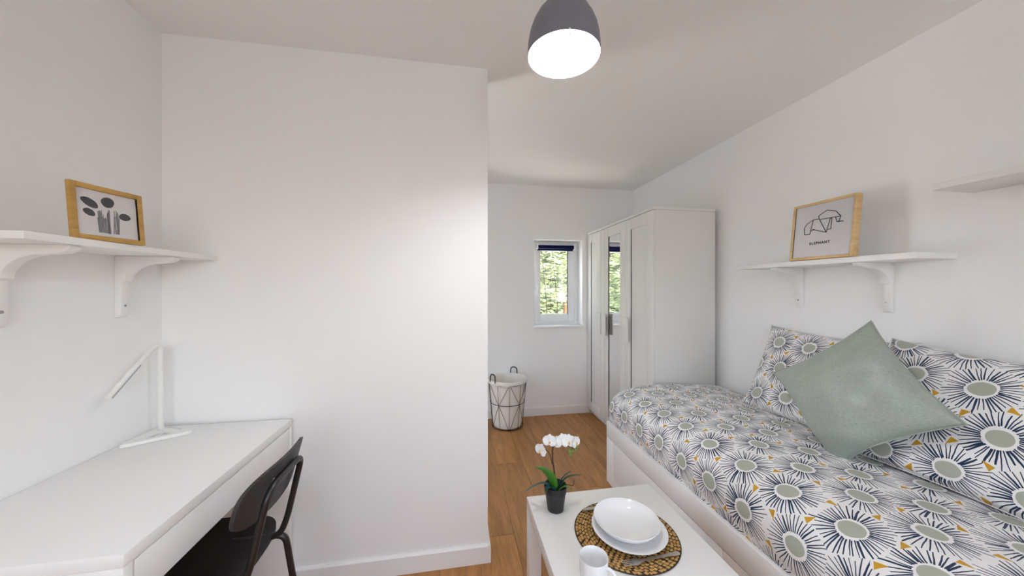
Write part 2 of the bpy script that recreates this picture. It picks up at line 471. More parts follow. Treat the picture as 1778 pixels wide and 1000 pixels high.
# unseen rear window, added behind the viewer for fill daylight
w2 = bpy.data.objects.new('added_rear_window', None); C.objects.link(w2); w2.location = ((RX0 + RX1) / 2, YF - .1, RZ0); struct(w2)
q = MB(); ring(q, RX0, RX1, RZ0, RZ1, .06, YF - .12, YF - .05)
q.box((RX0 + RX1) / 2 - .05, (RX0 + RX1) / 2 + .05, YF - .12, YF - .05, RZ0 + .06, RZ1 - .06)
q.build('window_frame', M_pvc, w2)
for a, b_ in ((RX0 + .05, (RX0 + RX1) / 2 - .04), ((RX0 + RX1) / 2 + .04, RX1 - .05)):
    MB().box(a, b_, YF - .09, YF - .084, RZ0 + .05, RZ1 - .05).build('pane', M_glass, w2, smooth=0)

w3 = bpy.data.objects.new('added_side_window', None); C.objects.link(w3); w3.location = (XL - .1, (LY0 + LY1) / 2, LZ0); struct(w3)  # unseen side window, added as daylight fill for the right wall
q = MB(); ring(q, LY0, LY1, LZ0, LZ1, .06, -.035, .035)
q.box((LY0 + LY1) / 2 - .05, (LY0 + LY1) / 2 + .05, -.035, .035, LZ0 + .06, LZ1 - .06)
q.v = [(XL - .1 + y, x, z) for x, y, z in q.v]; q.build('window_frame', M_pvc, w3)
for a, b_ in ((LY0 + .05, (LY0 + LY1) / 2 - .04), ((LY0 + LY1) / 2 + .04, LY1 - .05)):
    MB().box(XL - .103, XL - .097, a, b_, LZ0 + .05, LZ1 - .05).build('pane', M_glass, w3, smooth=0)

d1 = bpy.data.objects.new('added_glass_door', None); C.objects.link(d1); d1.location = (XL - .1, (GY0 + GY1) / 2, 0); struct(d1)  # unseen glass door, added to brighten the wardrobe front and back wall
q = MB(); ring(q, GY0, GY1, 0, GZ1, .075, -.035, .035)
q.v = [(XL - .1 + y, x, z) for x, y, z in q.v]; q.build('door_frame', M_pvc, d1)
MB().box(XL - .103, XL - .097, GY0 + .06, GY1 - .06, .06, GZ1 - .06).build('pane', M_glass, d1, smooth=0)
MB().tube(fillet([(XL - .065, GY0 + .04, 1.05), (XL - .015, GY0 + .04, 1.05), (XL - .015, GY0 + .15, 1.05)], .015), .008).build('door_handle', M_steel, d1)

# ------------------------------------------------------------------ wardrobe
WY0, WY1, WFX = 2.19, 3.386, 1.392
wd = thing('wardrobe', 'tall white three-door wardrobe with a mirror in the middle door', 'wardrobe', (1.65, 2.79, 0))
cb = MB()
cb.box(WFX + .018, 1.89, WY0, WY0 + .018, 0, 1.88, .0015); cb.box(WFX + .018, 1.89, WY1 - .018, WY1, 0, 1.88, .0015)
cb.box(1.878, 1.888, WY0 + .018, WY1 - .018, .06, 1.88)
cb.box(WFX + .03, 1.878, WY0 + .018, WY1 - .018, .05, .066); cb.box(WFX + .03, 1.878, WY0 + .42, WY0 + .436, .066, 1.88)
cb.build('carcass', M_ward, wd)
MB().box(WFX, 1.892, WY0 - .002, WY1 + .001, 1.881, 1.90, .0015).build('top_board', M_ward, wd)
MB().box(WFX + .045, WFX + .06, WY0 + .018, WY1 - .018, 0, .05).build('plinth', M_ward, wd)
dw = (WY1 - WY0) / 3
for i in range(3):
    y0 = WY0 + i * dw + .0007; y1 = WY0 + (i + 1) * dw - .0007; z0, z1 = .055, 1.876
    st = .088
    d = MB()
    d.box(WFX, WFX + .018, y0, y0 + st, z0, z1, .0015); d.box(WFX, WFX + .018, y1 - st, y1, z0, z1, .0015)
    d.box(WFX, WFX + .018, y0 + st, y1 - st, z1 - st, z1, .0015); d.box(WFX, WFX + .018, y0 + st, y1 - st, z0, z0 + st, .0015)
    dr = d.build('door', M_ward, wd)
    if i == 1:
        MB().box(WFX + .006, WFX + .012, y0 + st - .002, y1 - st + .002, z0 + st, z1 - st).build('mirror', M_mirror, dr, smooth=0)
    else:
        MB().box(WFX + .0075, WFX + .0145, y0 + st - .002, y1 - st + .002, z0 + st, z1 - st).build('door_panel', M_ward, dr, smooth=0)
    hy = (y1 - .05) if i == 1 else (y0 + .05) if i == 2 else (y1 - .05)
    h = MB(); h.box(WFX - .036, WFX - .022, hy - .042, hy + .042, .885, 1.085, .005)
    for zz in (.915, 1.055): h.box(WFX - .028, WFX, hy - .007, hy + .007, zz - .007, zz + .007)
    h.build('handle', M_ward, dr)

# ------------------------------------------------------------------ daybed
BX0, BX1, BY0, BY1 = 1.03, 1.89, .13, 2.172
bed = thing('daybed', 'white wooden daybed frame with two front drawers under the starburst bedspread', 'bed', (1.46, 1.15, 0))
MB().box(BX0, BX0 + .022, BY0, BY1, .302, .408, .002).build('side_rail', M_white, bed)
for a in (BY0, BY1 - .10):
    MB().box(BX0, BX0 + .022, a, a + .10, .0, .3015, .002).build('front_post', M_white, bed)
for a in (BY0, BY1 - .022):
    MB().box(BX0 + .022, BX1, a, a + .022, .02, .40, .002).build('end_panel', M_white, bed)
MB().box(BX1 - .02, BX1, BY0 + .022, BY1 - .022, .02, .40).build('back_rail', M_white, bed)
MB().box(BX0 + .022, BX1 - .02, BY0 + .022, BY1 - .022, .33, .345).build('bed_base', M_white, bed)
for a, b_ in ((BY0 + .102, 1.1585), (1.1615, BY1 - .102)):
    d = MB().box(BX0 + .003, BX0 + .021, a, b_, .066, .298, .0015)
    dr = d.build('drawer', M_white, bed)
    MB().box(BX0 + .021, BX0 + .5, a + .02, b_ - .02, .07, .25).build('drawer_box', M_white, dr)
MB().box(BX0 + .012, BX0 + .02, BY0 + .10, BY1 - .10, .0, .062).build('toe_board', M_white, bed)

# bedspread, tucked behind the rail, rounded along the front and the foot
def bedspread():
    prof = [(1.056, .385), (1.050, .41), (1.040, .44), (1.033, .48), (1.034, .52), (1.043, .56), (1.062, .595), (1.095, .622),
            (1.15, .641), (1.22, .652), (1.32, .658), (1.45, .66), (1.58, .657), (1.70, .649), (1.80, .637), (1.86, .622), (1.895, .598), (1.90, .56), (1.90, .39)]
    P = [Vector((a, 0, b)) for a, b in prof]
    Q = bez(P, 5)
    arc = [0]
    for i in range(1, len(Q)): arc.append(arc[-1] + (Q[i] - Q[i - 1]).length)
    ya, yb = .145, 2.168; ny = 110
    vs = []; fs = []; uv = []; m = len(Q)
    for j in range(ny + 1):
        t = j / ny
        # denser rows near the two ends
        t = .5 - .5 * math.cos(PI * t) if False else t
        y = ya + (yb - ya) * t
        e = min(y - ya, yb - y); R = .085
        g = 1 if e >= R else (1 - (1 - e / R) ** 2.6) ** (1 / 2.6)
        for i, p in enumerate(Q):
            z = p.z; x = p.x
            if z > .41:
                z = .41 + (z - .41) * (.25 + .75 * g)
                wv = noise.noise(Vector((x * 3.2, y * 2.4, 1.3))) * .006 + noise.noise(Vector((x * 9, y * 7, 4.3))) * .0028
                z += wv * g
                x += (noise.noise(Vector((z * 6, y * 5, 9.1))) * .007) * (1 if i < m * .45 else 0)
                xm = 1.47
                x = xm + (x - xm) * (.955 + .045 * g)
            vs.append((x, y, z)); uv.append((y + (1 - g) * .02, arc[i]))
    for j in range(ny):
        for i in range(m - 1):
            fs.append((j * m + i, j * m + i + 1, (j + 1) * m + i + 1, (j + 1) * m + i))
    fs.append(tuple(range(m))); fs.append(tuple(reversed(range(ny * m, ny * m + m))))
    b = MB(); b.v = vs; b.f = fs
    o = b.build('bedspread', M_print, smooth=60, uv=uv)
    return tag(o, 'white bedspread printed with navy starbursts and sage dots covering the daybed', 'bedspread')
bedspread()

def pillow(name, W, H, T, m, cen, right, up, uvoff=(0, 0), n=30, pull=.07, bend=None, seed=0, puff=.48):
    right = Vector(right).normalized(); up = Vector(up); up = (up - right * up.dot(right)).normalized(); nor = right.cross(up)
    vs = []; fs = []; uv = []; idx = {}
    for side in (1, -1):
        for j in range(n + 1):
            for i in range(n + 1):
                u = -1 + 2 * i / n; v = -1 + 2 * j / n
                # finer rows towards the seam
                u = math.sin(u * PI / 2) * .35 + u * .65; v = math.sin(v * PI / 2) * .35 + v * .65
                edge = i in (0, n) or j in (0, n)
                if edge and side == -1: idx[(side, i, j)] = idx[(1, i, j)]; continue
                x = u * W / 2 * (1 - pull * (1 - v * v) * abs(u) ** 2)
                y = v * H / 2 * (1 - pull * (1 - u * u) * abs(v) ** 2)
                th = max(0, (1 - u * u) * (1 - v * v)) ** puff * T / 2
                wv = noise.noise(Vector((u * 2.1 + seed, v * 2.1, side))) * .012 + noise.noise(Vector((u * 5 + seed, v * 5, side * 2))) * .005
                z = side * th + wv * (1 - max(abs(u), abs(v)) ** 6)
                p = Vector((x, y, z))
                if bend: p = bend(p, u, v)
                p = Vector(cen) + right * p.x + up * p.y + nor * p.z
                idx[(side, i, j)] = len(vs); vs.append(p[:]); uv.append((u * W / 2 + uvoff[0], v * H / 2 + uvoff[1]))
    for side in (1, -1):
        for j in range(n):
            for i in range(n):
                q = [idx[(side, i, j)], idx[(side, i + 1, j)], idx[(side, i + 1, j + 1)], idx[(side, i, j + 1)]]
                fs.append(q if side == 1 else q[::-1])
    b = MB(); b.v = vs; b.f = fs
    o = b.build(name, m, smooth=180, uv=uv)
    rim = [vs[idx[(1, i, 0)]] for i in range(n)] + [vs[idx[(1, n, j)]] for j in range(n)] + [vs[idx[(1, i, n)]] for i in range(n, 0, -1)] + [vs[idx[(1, 0, j)]] for j in range(n, 0, -1)]
    return o, rim
def sag(p, u, v):
    # lower edge spreads and settles on the bed
    if v < -.55: p.z += (-.55 - v) * .05
    p.z += -.02 * (v + 1) * (1 - u * u)
    return p
M_seam = mat('white_cotton_seam', (.70, .69, .68), .85, var=.1, vscale=30)
pl1, rim1 = pillow('pillow', .66, .50, .18, M_print, (1.785, 1.405, .865), (0, -1, 0), (.20, 0, .47), (.05, .60), bend=sag, seed=3)
tag(pl1, 'starburst printed pillow against the wall, farther one, behind the sage cushion', 'pillow')
pl2, rim2 = pillow('pillow', .70, .52, .20, M_print, (1.735, .805, .865), (0.02, -1, -.03), (.25, 0, .47), (.92, .95), bend=sag, seed=8)
tag(pl2, 'starburst printed pillow nearest the viewer, cut off by the right edge', 'pillow')
for p_, r_ in ((pl1, rim1), (pl2, rim2)):
    MB().tube(r_, .0028, 6, closed=True).build('seam', M_seam, p_, smooth=180)
# sage cushion standing on one corner
M_sage = bpy.data.materials.new('sage_satin'); M_sage.use_nodes = True
def sage():
    n = M_sage.node_tree.nodes; l = M_sage.node_tree.links; b = n['Principled BSDF']
    tc = n.new('ShaderNodeTexCoord')
    mp = n.new('ShaderNodeMapping'); mp.inputs['Scale'].default_value = (420, 60, 1); l.new(tc.outputs['UV'], mp.inputs[0])
    t = n.new('ShaderNodeTexNoise'); t.inputs['Scale'].default_value = 1; t.inputs['Detail'].default_value = 3; l.new(mp.outputs[0], t.inputs['Vector'])
    mp2 = n.new('ShaderNodeMapping'); mp2.inputs['Scale'].default_value = (60, 420, 1); l.new(tc.outputs['UV'], mp2.inputs[0])
    t2 = n.new('ShaderNodeTexNoise'); t2.inputs['Scale'].default_value = 1; t2.inputs['Detail'].default_value = 3; l.new(mp2.outputs[0], t2.inputs['Vector'])
    mi = n.new('ShaderNodeMix'); mi.data_type = 'FLOAT'; mi.inputs[0].default_value = .5; l.new(t.outputs[0], mi.inputs[2]); l.new(t2.outputs[0], mi.inputs[3])
    cr = n.new('ShaderNodeValToRGB'); cr.color_ramp.elements[0].position = .35; cr.color_ramp.elements[1].position = .68
    cr.color_ramp.elements[0].color = (.255, .295, .25, 1); cr.color_ramp.elements[1].color = (.38, .42, .37, 1)
    l.new(mi.outputs[0], cr.inputs[0]); l.new(cr.outputs[0], b.inputs['Base Color'])
    b.inputs['Roughness'].default_value = .5; b.inputs['Sheen Weight'].default_value = .25; b.inputs['Specular IOR Level'].default_value = .45
    b.inputs['Metallic'].default_value = .12
    bp = n.new('ShaderNodeBump'); bp.inputs['Strength'].default_value = .25; bp.inputs['Distance'].default_value = .001
    l.new(mi.outputs[0], bp.inputs['Height']); l.new(bp.outputs[0], b.inputs['Normal'])
sage()
def cbend(p, u, v):
    # in the cushion's own square: the corner (-1,-1) is the one it stands on; it buckles
    k = -(u + v) / 2 - .62
    if k > 0: p.z += -k * .16; p.x += k * .03; p.y += k * .03
    return p
cr_ = Vector((0.06, -1, -.02)).normalized(); cu_ = Vector((.36, .10, .93)); cu_ = (cu_ - cr_ * cu_.dot(cr_)).normalized()
a_ = (cr_ + cu_).normalized(); b_ = (cu_ - cr_).normalized()
cu, rimc = pillow('cushion', .435, .435, .15, M_sage, (1.556, 1.102, .900), a_, b_, bend=cbend, seed=21, pull=.10, puff=.55)
tag(cu, 'shiny sage green square cushion standing on its corner against the printed pillows', 'cushion')
MB().tube(rimc, .003, 6, closed=True).build('piping', M_sage, cu, smooth=180)

# ------------------------------------------------------------------ wall shelves
def bracket(parent, side, wallx, y, ztop, L=.185, Hh=.222, th=.032):
    """side=+1: wall on the left (shelf grows to +x); -1: wall on the right"""
    pts = [(0, 0), (0, -Hh), (.012, -Hh), (.021, -Hh + .012), (.021, -.095)]
    for k in range(9):
        a = PI / 2 * k / 8
        pts.append((.021 + .012 + .095 * (1 - math.cos(a)) , -.092 + .066 * math.sin(a) ))
    pts += [(L - .02, -.022), (L - .004, -.014), (L, -.006), (L, 0)]
    P = [(wallx + side * a, ztop + b) for a, b in pts]
    o = MB().prism(P, 1, y, y + th, .0025).build('bracket', M_white, parent, smooth=40)
    sc = MB().lathe([(0, 0), (.0045, 0), (.0045, .0015), (0, .0018)], seg=12)
    sc.xf(Matrix.Translation((wallx + side * .0205, y + th / 2, ztop - Hh + .042)) @ Matrix.Rotation(side * PI / 2, 4, 'Y'))
    sc.build('screw', M_screw, o)
def shelf(label, side, wallx, y0, y1, ztop, t, ys, depth=.2):
    s_ = thing('wall_shelf', label, 'shelf', (wallx + side * depth / 2, (y0 + y1) / 2, ztop - t))
    xa, xb = sorted((wallx, wallx + side * depth))
    MB().box(xa, xb, y0, y1, ztop - t, ztop, .0015).build('board', M_white, s_)
    for y in ys: bracket(s_, side, wallx, y, ztop - t)
    return s_
shelf('white wall shelf on the left wall above the desk, holding the botanical picture', 1, XL, .971, 1.622, 1.455, .019, (1.088, 1.428), .205)
shelf('white wall shelf on the right wall above the bed, holding the elephant picture', -1, XR, .996, 1.815, 1.457, .024, (1.185, 1.575))
shelf('higher white wall shelf near the right edge, empty, nearest the viewer', -1, XR, .15, .955, 1.700, .024, (.25, .70))

# ------------------------------------------------------------------ pictures
def frame(label, W, H, D, bw, M, matframe, drawing, pcol, inset):
    """built in local axes: x right, z up, front towards -y; M places it"""
    t = thing('picture_frame', label, 'picture', M.translation)
    fr = MB()
    fr.box(-W / 2, -W / 2 + bw, -D, 0, 0, H, .0015); fr.box(W / 2 - bw, W / 2, -D, 0, 0, H, .0015)
    fr.box(-W / 2 + bw, W / 2 - bw, -D, 0, 0, bw, .0015); fr.box(-W / 2 + bw, W / 2 - bw, -D, 0, H - bw, H, .0015)
    fr.xf(M).build('frame', matframe, t)
    MB().box(-W / 2 + bw - .002, W / 2 - bw + .002, -D + inset, -D + inset + .003, bw - .002, H - bw + .002).xf(M).build('print', mat('print_paper', pcol, .7, bump=.05), t, smooth=0)
    MB().box(-W / 2 + bw, W / 2 - bw, -D + .003, -D + .005, bw, H - bw).xf(M).build('pane', M_glass, t, smooth=0)
    drawing(t, M, -D + inset - .0006)
    return t
M_ink = mat('black_ink', (.012, .011, .014), .7, var=.05)
def strip(mb, a, b, wd, y):
    a = Vector((a[0], a[1])); b = Vector((b[0], b[1])); d = (b - a).normalized() * (wd / 2); nn = Vector((-d.y, d.x)); a = a - d * .8; b = b + d * .8
    k = len(mb.v)
    for yy in (y, y + .0004):
        for p in (a - nn, b - nn, b + nn, a + nn): mb.v.append((p.x, yy, p.y))
    mb.f += [(k, k + 1, k + 2, k + 3), (k + 7, k + 6, k + 5, k + 4), (k, k + 4, k + 5, k + 1), (k + 1, k + 5, k + 6, k + 2), (k + 2, k + 6, k + 7, k + 3), (k + 3, k + 7, k + 4, k)]
def elephant(t, M, y):
    # polygon lines, unit square measured on the sheet (0..1 across, 0..1 up)
    Wp = .265; Hp = .255; z0 = .014
    def P(a, b): return ((a - .5) * Wp, z0 + b * Hp)
    pts = dict(a=(.205, .45), b=(.19, .58), c=(.235, .66), d=(.345, .72), e=(.445, .72), f=(.435, .78), g=(.57, .86), h=(.715, .81), i=(.80, .70),
               j=(.455, .705), k=(.72, .69), l=(.745, .605), m=(.775, .60), n=(.765, .615), o=(.845, .60), p=(.30, .445), q=(.325, .51), r=(.375, .525), s=(.345, .535),
               u=(.585, .44), v=(.635, .695), w=(.66, .695), x=(.655, .49), z=(.61, .49))
    L = ['ab', 'bc', 'cd', 'de', 'ef', 'fg', 'gh', 'hi', 'ij', 'ej', 'ap', 'pd', 'qr', 'rs', 'su', 'uj', 'uv', 'vw', 'wx', 'xz', 'kl', 'lm', 'mi', 'mn', 'no', 'lo']
    mb = MB()
    for q_ in L: strip(mb, P(*pts[q_[0]]), P(*pts[q_[1]]), .0034, y)
    mb.xf(M).build('line_drawing', M_ink, t, smooth=0)
    cv = bpy.data.curves.new('lettering', 'FONT'); cv.body = 'ELEPHANT'; cv.size = .0165; cv.align_x = 'CENTER'; cv.extrude = .0002; cv.space_character = 1.25; cv.offset = .0006
    to = bpy.data.objects.new('lettering_curve', cv); C.objects.link(to)
    me = bpy.data.meshes.new_from_object(to.evaluated_get(bpy.context.evaluated_depsgraph_get()))
    bpy.data.objects.remove(to)
    mb = MB(); R = Matrix.Translation((-.004, y, z0 + .235 * Hp)) @ Matrix.Rotation(PI / 2, 4, 'X')
    mb.add([R @ v.co for v in me.vertices], [p.vertices[:] for p in me.polygons])
    mb.xf(M).build('lettering', M_ink, t, smooth=0)
M_leafink = mat('grey_wash', (.045, .043, .055), .8, var=.5, vscale=60)
M_grassink = mat('pale_grey_wash', (.22, .215, .235), .8, var=.35, vscale=90)
def botanical(t, M, y):
    M = M @ Matrix.Translation((0, 0, .004)) @ Matrix.Diagonal((.80, 1, .93, 1))
    def ellipse(cx, cz, ra, rb, rot, nm):
        vs = []; n = 22
        for yy in (y, y + .0004):
            for k in range(n):
                a = 2 * PI * k / n; p = ra * math.cos(a) * (1 + .05 * math.sin(3 * a + cx * 50)); q = rb * math.sin(a)
                vs.append((cx + p * math.cos(rot) - q * math.sin(rot), yy, cz + p * math.sin(rot) + q * math.cos(rot)))
        fs = [tuple(range(n)), tuple(reversed(range(n, 2 * n)))] + [(k, (k + 1) % n, n + (k + 1) % n, n + k) for k in range(n)]
        MB().add(vs, fs).xf(M).build(nm, M_leafink, t, smooth=0)
    ellipse(-.052, .112, .026, .0125, -.42, 'painted_leaf'); ellipse(-.055, .082, .0175, .0105, -.35, 'painted_leaf')
    ellipse(.001, .122, .020, .0165, .15, 'painted_leaf'); ellipse(.052, .084, .019, .0115, .02, 'painted_leaf')
    mb = MB(); rnd = random.Random(4)
    for k in range(46):
        x = -.030 + .062 * rnd.random(); c = min(abs(x + .022), abs(x - .001), abs(x - .024))
        h = (.085 - c * 3.6) * rnd.uniform(.75, 1.0)
        strip(mb, (x, .024), (x + rnd.uniform(-.004, .004), .024 + max(h, .02)), rnd.uniform(.0008, .0026), y - rnd.random() * .0003)
    stuff(mb.xf(M).build('painted_grass', M_grassink, t, smooth=0))
    mb = MB(); strip(mb, (.000, .022), (-.002, .09), .0016, y - .0005); strip(mb, (.030, .03), (.026, .06), .001, y - .0005); strip(mb, (-.030, .03), (-.033, .055), .001, y - .0005)
    mb.xf(M).build('painted_stem', M_leafink, t, smooth=0)
def place(p, normal, lean):
    """matrix: local -y -> normal (horizontal), leaning back by 'lean'"""
    n = Vector(normal).normalized(); x = Vector((0, 0, 1)).cross(-n) * -1
    y = -n; x = y.cross(Vector((0, 0, 1)))
    R = Matrix((x, y, Vector((0, 0, 1)))).transposed().to_4x4()
    return Matrix.Translation(p) @ R @ Matrix.Rotation(-lean, 4, 'X')
# right wall: front faces -x ; left wall: front faces +x
frame('pale wooden frame with a line-drawn elephant, leaning on the shelf above the bed', .285, .285, .030, .0135,
      place((1.757, 1.352, 1.4575), (-1, 0, 0), .105), M_pine, elephant, (.72, .70, .72), .005)
frame('golden wooden box frame with grey leaf painting on the shelf above the desk', .176, .160, .012, .0145,
      place((-1.010, 1.186, 1.4553), (math.cos(.2), -math.sin(.2), 0), .085), M_gold, botanical, (.78, .74, .74), .007)

# ------------------------------------------------------------------ pendant lamps
M_shade = mat('slate_grey_enamel', (.17, .17, .205), .42, var=.03)
M_shadein = mat('white_enamel', (.9, .9, .89), .45, var=.005)
M_bulb = emis('lit_bulb', (.93, .975, 1.0), BULB)
LP = (.315, .946, 1.997)
def pendant():
    x, y, z = LP
    t = thing('pendant_lamp', 'grey dome pendant lamp with white inside and lit bulb, hanging from the ceiling', 'lamp', (x, y, z))
    prof = [(.1055, 0), (.105, .02), (.1025, .048), (.0975, .072), (.089, .095), (.077, .117), (.063, .135), (.051, .145)]
    out = [(r, zz) for r, zz in prof]; inn = [(r - .0022, zz + (.001 if i else 0)) for i, (r, zz) in enumerate(prof)]
    MB().lathe(out + [(.0475, .149), (.046, .200), (.043, .212), (.030, .221), (.0, .2215)], LP, cap=False).build('lamp_shade', M_shade, t)
    MB().lathe([(.1055, 0)] + inn + [(.046, .146), (0, .147)], LP, cap=False).build('shade_lining', M_shadein, t)
    MB().lathe([(0, .225), (.012, .223), (.013, .25), (.004, .262), (.003, .262)], LP).build('cord_grip', M_dark, t)
    MB().tube([(x, y, z + .255), (x, y, ZC - .02)], .003).build('cord', M_dark, t)
    MB().lathe([(.05, ZC - z), (.05, ZC - z - .012), (.042, ZC - z - .024), (0, ZC - z - .026)], LP).build('ceiling_rose', M_shade, t)
    MB().lathe([(.0, .1465), (.014, .1465), (.015, .11), (.013, .108)], LP, 20).build('bulb_socket', M_shadein, t)
    MB().lathe([(0, .026), (.012, .028), (.024, .036), (.031, .050), (.032, .062), (.028, .08), (.019, .098), (.013, .108), (0, .109)], LP, 24).build('bulb', M_bulb, t, smooth=180)
    pc = MB().tube([(x - .018, y - .1045, z + .002), (x - .018, y - .106, z - .012)], .0018, 6)
    pc.ell((x - .018, y - .106, z - .015), (.003, .003, .004), 8, 6)
    pc.build('pull_knob', M_shadein, t)
    return t
pen = pendant()
pen2 = copy_tree(pen, None, 'second grey dome pendant lamp behind the viewer, over the front of the room')
pen2.location = (LP[0], -.85, LP[2])

# ------------------------------------------------------------------ desk
DX0, DX1, DY0, DY1, DZ = XL + .003, -.697, .850, 1.610, .75
dk = thing('desk', 'white desk with one wide drawer against the left wall', 'desk', ((DX0 + DX1) / 2, (DY0 + DY1) / 2, 0))
MB().box(DX0, DX1, DY0, DY1, DZ - .029, DZ, .0015).build('desktop', M_desk, dk)
for a in (DY0, DY1 - .024):
    MB().box(DX0 + .002, DX1 - .001, a + .0005, a + .0235, 0, DZ - .0295, .0015).build('side_panel', M_desk, dk)
MB().box(DX0 + .06, DX0 + .075, DY0 + .024, DY1 - .024, .30, DZ - .0295).build('back_panel', M_desk, dk)
d = MB().box(DX1 - .018, DX1 - .0015, DY0 + .0275, DY1 - .0275, .618, DZ - .0335, .0015).build('drawer', M_desk, dk)
db = MB(); db.box(DX0 + .09, DX1 - .018, DY0 + .03, DY1 - .03, .63, .636)
for a in (DY0 + .028, DY1 - .038): db.box(DX0 + .09, DX1 - .018, a, a + .01, .636, .69)
db.build('drawer_box', M_desk, d)

# ------------------------------------------------------------------ desk lamp
dl = thing('desk_lamp', 'slim white desk lamp with bent tube arm and flat open base', 'lamp', (-1.11, 1.50, DZ))
M_lamp = mat('ivory_plastic', (.82, .81, .78), .35, var=.01)
tri = [Vector((-1.180, 1.400, 0)), Vector((-1.003, 1.517, 0)), Vector((-1.172, 1.592, 0))]
def rounded(T, r, z, n=7):
    out = []
    for i in range(3):
        a, b, c = T[i - 1], T[i], T[(i + 1) % 3]
        u = (a - b).normalized(); v = (c - b).normalized(); p = b + u * r; q = b + v * r
        for k in range(n + 1):
            t = k / n; s = p * (1 - t) ** 2 + b * 2 * t * (1 - t) + q * t * t; out.append((s.x, s.y, z))
    return out
cen = (tri[0] + tri[1] + tri[2]) / 3
outer = rounded(tri, .035, 0)
hole_c = Vector((-1.113, 1.494, 0)); n_ = len(outer)
inner = []
for p in outer:
    d_ = (Vector(p) - hole_c).normalized(); inner.append((hole_c.x + d_.x * .035, hole_c.y + d_.y * .035, 0))
vs = []; fs = []
for z, lst in ((DZ + .0005, outer), (DZ + .010, outer), (DZ + .012, [tuple(Vector(p) * .985 + cen * .015) for p in outer]), (DZ + .011, inner), (DZ + .0005, inner)):
    for p in lst: vs.append((p[0], p[1], z))
for r_ in range(5):
    for k in range(n_):
        q_ = (k + 1) % n_; s_ = (r_ + 1) % 5
        fs.append((r_ * n_ + k, r_ * n_ + q_, s_ * n_ + q_, s_ * n_ + k))
base = MB().add(vs, fs).build('base', M_lamp, dl)
M_lgrey = mat('grey_inlay', (.55, .56, .58), .35, var=.05)
MB().lathe([(.0, .0), (.034, 0), (.034, .004), (0, .0045)], (-1.113, 1.494, DZ + .001), 28).xf(Matrix.Identity(4)).build('base_well', M_lgrey, base)
MB().box(-1.116, -1.110, 1.461, 1.527, DZ + .002, DZ + .0085, .001).build('well_rib', M_lamp, base)
g = MB(); g.tube([(-1.150, 1.571, DZ + .0118), (-1.065, 1.535, DZ + .0118)], .0022, 6); g.build('groove', M_lgrey, base)
pole = fillet([(-1.150, 1.565, DZ + .008), (-1.145, 1.548, DZ + .020), (-1.145, 1.546, 1.118), (-1.145, 1.452, 1.043)], .078, 10)
MB().tube(pole, .0085, 12).build('pole', M_lamp, dl)
MB().tube([(-1.145, 1.454, 1.045), (-1.145, 1.340, .950)], .0085, 12).build('lamp_head', M_lamp, dl)
dd = Vector((0, 1.340 - 1.454, .950 - 1.045)).normalized(); nn = Vector((0, -dd.z, dd.y)) * -1
if nn.z > 0: nn = -nn
st_ = MB(); p0 = Vector((-1.1405, 1.449, 1.041)) + nn * .0062; p1 = Vector((-1.1405, 1.345, .9545)) + nn * .0062
st_.tube([p0, p1], .0042, 8); st_.build('light_strip', mat('unlit_led_strip', (.36, .37, .40), .4, var=.05), dl)

# ------------------------------------------------------------------ desk chair
ch = thing('desk_chair', 'black chair with tubular metal frame pushed under the white desk', 'chair', (-.72, 1.1, 0))
M_mesh = bpy.data.materials.new('black_ribbed_plastic'); M_mesh.use_nodes = True
def ribbed():
    n = M_mesh.node_tree.nodes; l = M_mesh.node_tree.links; b = n['Principled BSDF']
    tc = n.new('ShaderNodeTexCoord'); wv = n.new('ShaderNodeTexWave'); wv.bands_direction = 'Z'; wv.inputs['Scale'].default_value = 95
    wv.inputs['Distortion'].default_value = .3; l.new(tc.outputs['Object'], wv.inputs['Vector'])
    cr = n.new('ShaderNodeValToRGB'); cr.color_ramp.elements[0].color = (.020, .016, .017, 1); cr.color_ramp.elements[1].color = (.040, .034, .036, 1)
    l.new(wv.outputs[0], cr.inputs[0]); l.new(cr.outputs[0], b.inputs['Base Color']); b.inputs['Roughness'].default_value = .5
    bp = n.new('ShaderNodeBump'); bp.inputs['Strength'].default_value = .3; bp.inputs['Distance'].default_value = .002
    l.new(wv.outputs[0], bp.inputs['Height']); l.new(bp.outputs[0], b.inputs['Normal'])
ribbed()
M_seat = mat('black_plastic', (.006, .0045, .005), .42, spec=.3, bump=.15, bscale=500)
def slab(fn, nu, nv, m, name, parent):
    """closed slab from fn(u,v,side)"""
    vs = []; fs = []
    for s_ in (0, 1):
        for j in range(nv + 1):
            for i in range(nu + 1): vs.append(fn(i / nu, j / nv, s_))
    K = (nu + 1) * (nv + 1); A = lambda i, j, s_: s_ * K + j * (nu + 1) + i
    for j in range(nv):
        for i in range(nu):
            fs.append((A(i, j, 0), A(i + 1, j, 0), A(i + 1, j + 1, 0), A(i, j + 1, 0)))
            fs.append((A(i, j + 1, 1), A(i + 1, j + 1, 1), A(i + 1, j, 1), A(i, j, 1)))
    for i in range(nu):
        fs.append((A(i, 0, 0), A(i, 0, 1), A(i + 1, 0, 1), A(i + 1, 0, 0))); fs.append((A(i + 1, nv, 0), A(i + 1, nv, 1), A(i, nv, 1), A(i, nv, 0)))
    for j in range(nv):
        fs.append((A(0, j + 1, 0), A(0, j + 1, 1), A(0, j, 1), A(0, j, 0))); fs.append((A(nu, j, 0), A(nu, j, 1), A(nu, j + 1, 1), A(nu, j + 1, 0)))
    return MB().add(vs, fs).build(name, m, parent, smooth=50)
CY = 1.105
def superround(u, v, e=3.2):
    """square [-1,1]^2 -> rounded rectangle"""
    m_ = max(abs(u), abs(v))
    if m_ < 1e-6: return u, v
    r = (abs(u) ** e + abs(v) ** e) ** (1 / e)
    return u / r * m_, v / r * m_
